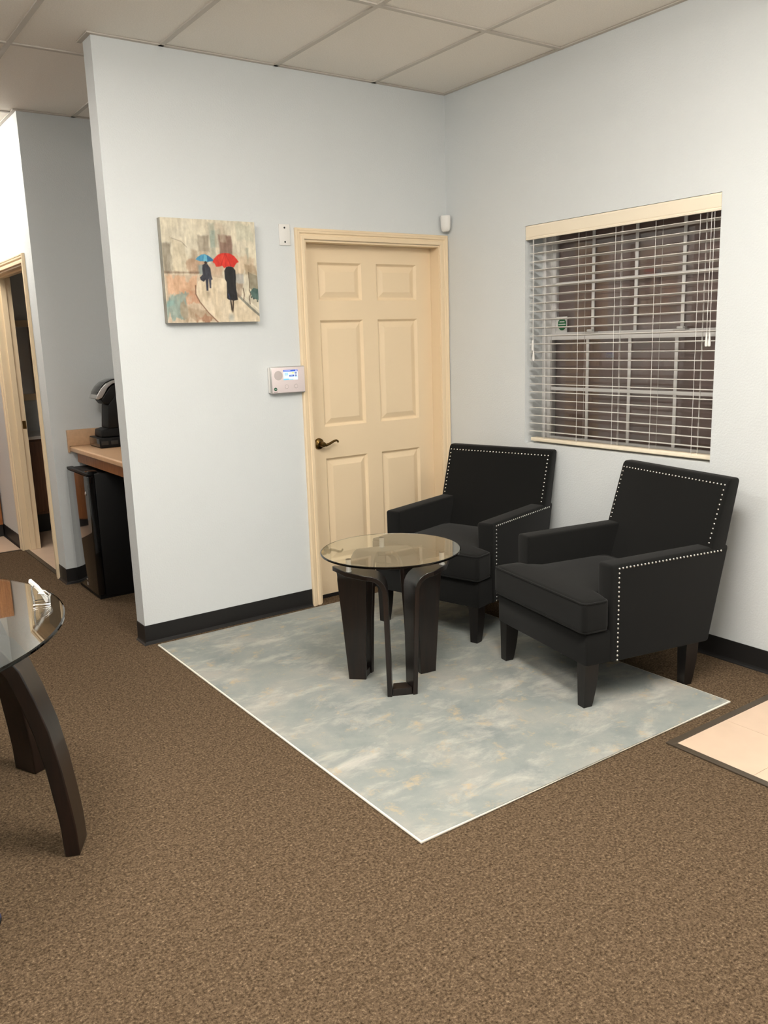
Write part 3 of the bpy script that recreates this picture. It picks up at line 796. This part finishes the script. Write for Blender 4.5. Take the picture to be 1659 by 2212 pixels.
MB().box(A0+.012, A0+.036, -.0359, -.0355, AZ0+.0095, AZ0+.0115).build('brand_line', mat('print_dark', (120, 90, 90), .6), ap)
MB().box(A0+.019, A0+.029, -.0371, -.0366, AZ0+.024, AZ0+.028).build('seal_text', mat('seal_pale', (150, 180, 165), .5), ap)
M_ring = mat('ring_grey', (150, 140, 138), .5)
for bx in (A0+.092, A0+.150):
    disc('button', M_panel, ap, bx, AZ0+.037, .0098, -.0355, .0016)
    rr = MB().tube([(bx+.0098*math.cos(2*PI*k/24), -.0366, AZ0+.037+.0105*math.sin(2*PI*k/24)) for k in range(24)], .0007, 5, closed=True); rr.build('button_ring', M_ring, ap)
# screen with a printed page
SX0, SX1, SZ0, SZ1 = A0+.076, A0+.164, AZ0+.072, AZ0+.126
n_, m_ = 44, 28
sc = np.zeros((m_, n_, 3)); sc[:] = (205, 236, 248)
sc[:5] = (56, 92, 200); sc[2:3, 2:22] = (190, 205, 240); sc[1:4, 38:41] = (230, 236, 250)
sc[5:18, 30:] = (226, 240, 250); sc[8:15, 4:14] = (150, 196, 222); sc[11:12, 6:12] = (226, 240, 248)
sc[7:11, 18:33] = (206, 226, 190); sc[8:10, 27:32] = (190, 214, 90); sc[7:12, 35:41] = (58, 86, 150); sc[9:10, 37:39] = (220, 230, 245)
sc[14:19, 18:33] = (64, 92, 176); sc[16:17, 21:28] = (210, 220, 240); sc[14:19, 35:41] = (58, 86, 150); sc[16:17, 37:39] = (220, 230, 245)
sc[20:21, 36:43] = (150, 196, 222); sc[24:, :16] = (120, 190, 222); sc[26:, 16:30] = (150, 206, 228); sc[23:26, 34:42] = (236, 244, 250)
vv_ = [(SX0+(SX1-SX0)*i/n_-ap.location.x, -.0358-ap.location.y, SZ1-(SZ1-SZ0)*j/m_-ap.location.z) for j in range(m_+1) for i in range(n_+1)]
ff_ = [(j*(n_+1)+i, (j+1)*(n_+1)+i, (j+1)*(n_+1)+i+1, j*(n_+1)+i+1) for j in range(m_) for i in range(n_)]
me = bpy.data.meshes.new('screen'); me.from_pydata(vv_, [], ff_)
c8 = sc.reshape(-1, 3)/255.; cl = np.where(c8 <= .04045, c8/12.92, ((c8+.055)/1.055)**2.4)
ca = me.color_attributes.new('page', 'FLOAT_COLOR', 'CORNER'); full = np.ones((n_*m_, 4, 4), np.float32); full[:, :, :3] = cl[:, None, :]; ca.data.foreach_set('color', full.reshape(-1))
me.materials.append(attr_mat('lit_screen', 'page', .2, 0.22)); so = bpy.data.objects.new('screen', me); COL.objects.link(so); so.parent = ap

pl = thing('blank_plate', 'small white blank wall plate with two screws between painting and door', 'wall plate', (-1.111, -.001, 2.01))
box('plate', M_white, pl, -1.144, -1.079, -.006, -.0008, 2.010, 2.118, bev=.002)
for z in (2.028, 2.100): disc('screw', M_black_base, pl, -1.111, z, .005, -.006, .001, 14)

sn = thing('motion_sensor', 'white motion sensor in the wall corner above the door frame', 'sensor', (-.03, -.03, 2.125))
mb = MB(); rings = []
for z, k, r in ((2.122, .55, .0), (2.128, .8, 0), (2.150, .97, 0), (2.205, 1, 0), (2.212, .93, 0)):
    ring = []
    for a in range(13):
        t_ = -PI/2+PI*a/12
        x = .030*k*math.sin(t_); y = -(.022*k*math.cos(t_)**.7 if abs(math.cos(t_)) > 1e-6 else 0)
        c45 = math.cos(-PI/4); s45 = math.sin(-PI/4)
        ring.append((-.036+x*c45-y*s45, -.036+x*s45+y*c45, z))
    rings.append(mb.pts(ring))
for A, B in zip(rings, rings[1:]):
    for i in range(12): mb.face([A[i], A[i+1], B[i+1], B[i]])
    mb.face([A[12], A[0], B[0], B[12]])
mb.face(rings[0][::-1]); mb.face(rings[-1])
mb.build('housing', M_white, sn, smooth=35)
MB().prism([(-.004, -.004), (-.052, -.010), (-.010, -.052)], 2, 2.14, 2.205).build('corner_mount', M_white, sn)

# ================================================================== WINDOW BLIND
bl = thing('window_blind', 'white horizontal slat blind with cream valance hanging in the window', 'blind', (.04, yc, WZ0))
BY0, BY1 = -.686, -1.842
MB().prism([(.004, 2.006), (.016, 2.006), (.016, 2.0785), (.004, 2.0785), (.002, 2.07), (.004, 2.022), (.006, 2.018), (.003, 2.014)], 1, -1.846, -.667).build('valance', M_valance, bl)
box('head_rail', M_blind, bl, .018, .066, BY1, BY0, 2.028, 2.0785)
NS = 24; slat0 = None; pitch = (1.976-.973)/(NS-1)
for k in range(NS):
    z = 1.976-k*pitch
    if slat0 is None:
        mb = MB(); P = []
        for t_ in np.linspace(-1, 1, 7): P.append((t_*.0245, .0022*(1-t_*t_)+.0013-.10*t_*.0245))
        for t_ in np.linspace(1, -1, 7): P.append((t_*.0245, .0022*(1-t_*t_)-.0013-.10*t_*.0245))
        mb.prism(P, 1, BY1, BY0); slat0 = mb.build('slat', M_blind, bl, local=True); o = slat0
        slat0.data.transform(Matrix.Translation((0, -bl.location.y, 0)))
    else:
        o = slat0.copy(); COL.objects.link(o)
    o.location = (.041-bl.location.x, 0, z-bl.location.z)
box('bottom_rail', M_valance, bl, .018, .066, BY1, BY0-.008, .9195, .9385, bev=.003)
for y in (-.80, -1.035, -1.27, -1.503, -1.738):
    MB().tube([(.0145, y, 2.03), (.0145, y, .935)], .0010, 5).build('ladder_cord', M_white, bl)
    MB().tube([(.0675, y, 2.03), (.0675, y, .935)], .0010, 5).build('ladder_cord', M_white, bl)
for y in (-1.285, -1.752): MB().tube([(.041, y, 2.03), (.041, y, .935)], .0010, 5).build('lift_cord', M_white, bl)
for y, zt_ in ((-.716, 1.475), (-.722, 1.42), (-1.797, 1.487), (-1.812, 1.487)):
    pc = MB().tube([(.010, y, 2.03), (.010, y, zt_)], .0012, 5).build('pull_cord', M_white, bl)
    MB().lathe([(0, 0), (.0065, .002), (.0075, .012), (.0045, .042), (.003, .058), (0, .060)], 12, (.010, y, zt_-.058)).build('tassel', M_white, bl, smooth=50)

# ================================================================== ALCOVE
ct = thing('alcove_counter', 'tan laminate counter with raised back edge built into the alcove', 'counter', (-1.6, .8, .80))
MB().prism([(-1.940, .864), (-1.946, .870), (-1.946, .892), (-1.938, .8985), (-1.30, .8985), (-1.30, .864)], 1, .1165, 1.4585, bev=.003).build('worktop', M_laminate, ct)
box('backsplash', M_laminate, ct, -1.957, -1.30, 1.441, 1.459, .8990, 1.002, bev=.002)
box('splash_end', M_laminate, ct, -1.957, -1.947, 1.441, 1.459, .860, .8988)
box('apron', M_oak, ct, -1.905, -1.885, .1165, 1.44, .795, .8635)
fr_ = thing('mini_fridge', 'black compact refrigerator with glossy door under the alcove counter', 'refrigerator', (-1.76, 1.18, 0))
FX, FY0, FY1, FZ = -1.996, .956, 1.395, .775
box('cabinet', M_black_matte, fr_, FX+.045, FX+.46, FY0+.003, FY1-.003, .012, FZ, bev=.006)
box('door', M_black_gloss, fr_, FX, FX+.042, FY0, FY1, .028, FZ-.012, bev=.006)
box('door_cap', M_black_matte, fr_, FX+.003, FX+.042, FY0+.01, FY1-.0, FZ-.0115, FZ+.004, bev=.003)
box('hinge_cover', M_black_gloss, fr_, FX+.012, FX+.07, FY0+.02, FY0+.10, FZ+.0045, FZ+.014, bev=.003)
box('plinth', M_black_matte, fr_, FX+.012, FX+.44, FY0+.01, FY1-.01, 0.0005, .0275)
dl = MB().lathe([(0, 0), (.012, 0), (.012, .003), (.008, .005), (0, .005)], 18, (0, 0, 0), 'x')
for v in dl.bm.verts: v.co = Vector((FX-v.co.x, FY0+.055+v.co.y, .655+v.co.z))
dl.build('lock', M_chrome, fr_, smooth=40)
box('logo_badge', M_silver, fr_, FX-.0012, FX-.0002, FY0+.205, FY0+.225, .085, .092); box('logo_badge', M_silver, fr_, FX-.0012, FX-.0002, FY0+.205, FY0+.225, .050, .070)
pd = thing('pod_drawer', 'black coffee pod drawer under the coffee maker on the tan counter', 'drawer', (-1.69, 1.26, .899))
box('case', M_black_matte, pd, -1.838, -1.54, 1.15, 1.37, .8995, .962, bev=.004)
for k in range(5): box('window', mat('pod_grey', (52, 49, 46), .4), pd, -1.832+k*.060, -1.832+k*.060+.044, 1.1482, 1.1496, .918, .942, bev=.0005)
box('drawer_front', M_black_gloss, pd, -1.8415, -1.8385, 1.156, 1.364, .906, .957, bev=.001)
ck = thing('coffee_maker', 'black single-cup coffee maker with silver handle on the alcove counter', 'coffee maker', (-1.69, 1.25, .963))
KY0, KY1 = 1.165, 1.305
KDX = .018
def kp(name, P, m, y0=KY0, y1=KY1, bev=.006): return MB().prism([(a+KDX, b) for a, b in P], 1, y0, y1, bev=bev, seg=3).build(name, m, ck, smooth=40)
kp('drip_tray', [(-1.838, .9635), (-1.842, .975), (-1.836, 1.010), (-1.80, 1.018), (-1.66, 1.018), (-1.55, 1.018), (-1.55, .9635)], M_black_matte)
kp('column', [(-1.794, 1.0185), (-1.780, 1.160), (-1.66, 1.30), (-1.56, 1.30), (-1.55, 1.0185)], M_black_matte, bev=.004)
kp('head', [(-1.822, 1.194), (-1.801, 1.166), (-1.70, 1.160), (-1.60, 1.17), (-1.60, 1.295), (-1.70, 1.296), (-1.755, 1.275), (-1.79, 1.235)], M_black_matte, KY0+.004, KY1-.004, bev=.008)
kp('handle', [(-1.853, 1.206), (-1.846, 1.222), (-1.818, 1.262), (-1.785, 1.292), (-1.745, 1.309), (-1.69, 1.316), (-1.60, 1.316), (-1.60, 1.298), (-1.70, 1.298), (-1.745, 1.290), (-1.775, 1.268), (-1.798, 1.232), (-1.815, 1.208), (-1.840, 1.198)], M_silver, KY0-.004, KY1+.004, bev=.003)
kp('touch_panel', [(-1.843, 1.228), (-1.838, 1.244), (-1.815, 1.276), (-1.785, 1.301), (-1.742, 1.318), (-1.69, 1.323), (-1.69, 1.317), (-1.745, 1.3095), (-1.785, 1.2925), (-1.818, 1.2625), (-1.842, 1.226)], M_black_gloss, KY0+.006, KY1-.006, bev=.001)

# ================================================================== BEYOND
tc_ = thing('pantry_cabinet', 'tall honey oak cabinet at the far end of the corridor', 'cabinet', (-2.7, 3.5, 0))
box('carcass', M_oak, tc_, -3.4, -2.056, 3.322, YB-.003, .10, 2.12)
box('toe_kick', M_black_base, tc_, -3.4, -2.056, 3.335, YB-.003, .0005, .0995)
for k in range(3):
    x0 = -3.39+k*.445
    for (z0, z1) in ((.12, .86), (.89, 2.10)):
        dd = box('door', M_oak, tc_, x0, x0+.435, 3.302, 3.3215, z0, z1, bev=.003)
        box('inset_panel', M_oak, dd, x0+.05, x0+.385, 3.298, 3.3015, z0+.05, z1-.05, bev=.002)
vb = thing('vanity_cabinet', 'dark brown vanity with pale top seen through the corridor doorway', 'cabinet', (-1.4, 3.5, 0))
box('body', M_browncab, vb, -1.92, -1.0, 3.25, YB-.003, .155, .785)
box('toe_kick', M_black_base, vb, -1.92, -1.0, 3.27, YB-.003, .003, .1545)
box('top', M_white, vb, -1.925, -.98, 3.23, YB-.003, .7855, .812, bev=.004)
for k in range(2): box('door', M_browncab, vb, -1.905+k*.45, -1.905+k*.45+.435, 3.232, 3.2495, .18, .77, bev=.003)
mr = thing('wall_mirror', 'cream framed mirror on the wash room wall above the vanity', 'mirror', (-1.55, YB, 1.08))
mf = MB()
X0m, X1m, Z0m, Z1m, tk = -1.86, -1.30, 1.08, 1.76, .055
mf.box(X0m, X0m+tk, YB-.03, YB-.001, Z0m, Z1m); mf.box(X1m-tk, X1m, YB-.03, YB-.001, Z0m, Z1m); mf.box(X0m+tk, X1m-tk, YB-.03, YB-.001, Z0m, Z0m+tk); mf.box(X0m+tk, X1m-tk, YB-.03, YB-.001, Z1m-tk, Z1m)
mf.build('frame', M_cream, mr); box('mirror_glass', mat('mirror', (200, 200, 200), .05, 1.0), mr, X0m+tk, X1m-tk, YB-.012, YB-.004, Z0m+tk, Z1m-tk)

# blue item at the left edge: a low rounded form with a dark sole
M_blue = mat('blue_grey_cloth', (62, 64, 92), .8, bump=.3, bscale=400)
bs = thing('blue_shoe', 'blue-grey shoe with dark sole on the carpet at the left edge', 'shoe', (-3.24, -1.77, 0), math.radians(-35))
SH = [(-.135, .030), (-.11, .036), (-.05, .034), (.0, .036), (.06, .046), (.10, .045), (.128, .034), (.142, .016), (.146, 0)]
out = SH+[(x, -y) for x, y in SH[-2::-1]]
MB().prism(out, 2, .0005, .010, bev=.002).build('sole', M_black_base, bs, local=True, smooth=40)
mb = MB(); rings = []
for x, hw in SH[:-1]:
    top = .036+.05*max(0, min(1, (.07-x)/.14))
    if x > .12: top = .024
    rings.append(mb.pts([(x, -hw*.97*math.cos(PI*k/10-0)*1.0, .0105+(top-.0105)*math.sin(PI*k/10)**.6) for k in range(11)]))
for A, B in zip(rings, rings[1:]):
    for k in range(10): mb.face([A[k], A[k+1], B[k+1], B[k]])
    mb.face([A[0], B[0], B[10], A[10]])
mb.face(rings[0]); mb.face(rings[-1][::-1])
mb.build('upper', M_blue, bs, local=True, smooth=50)
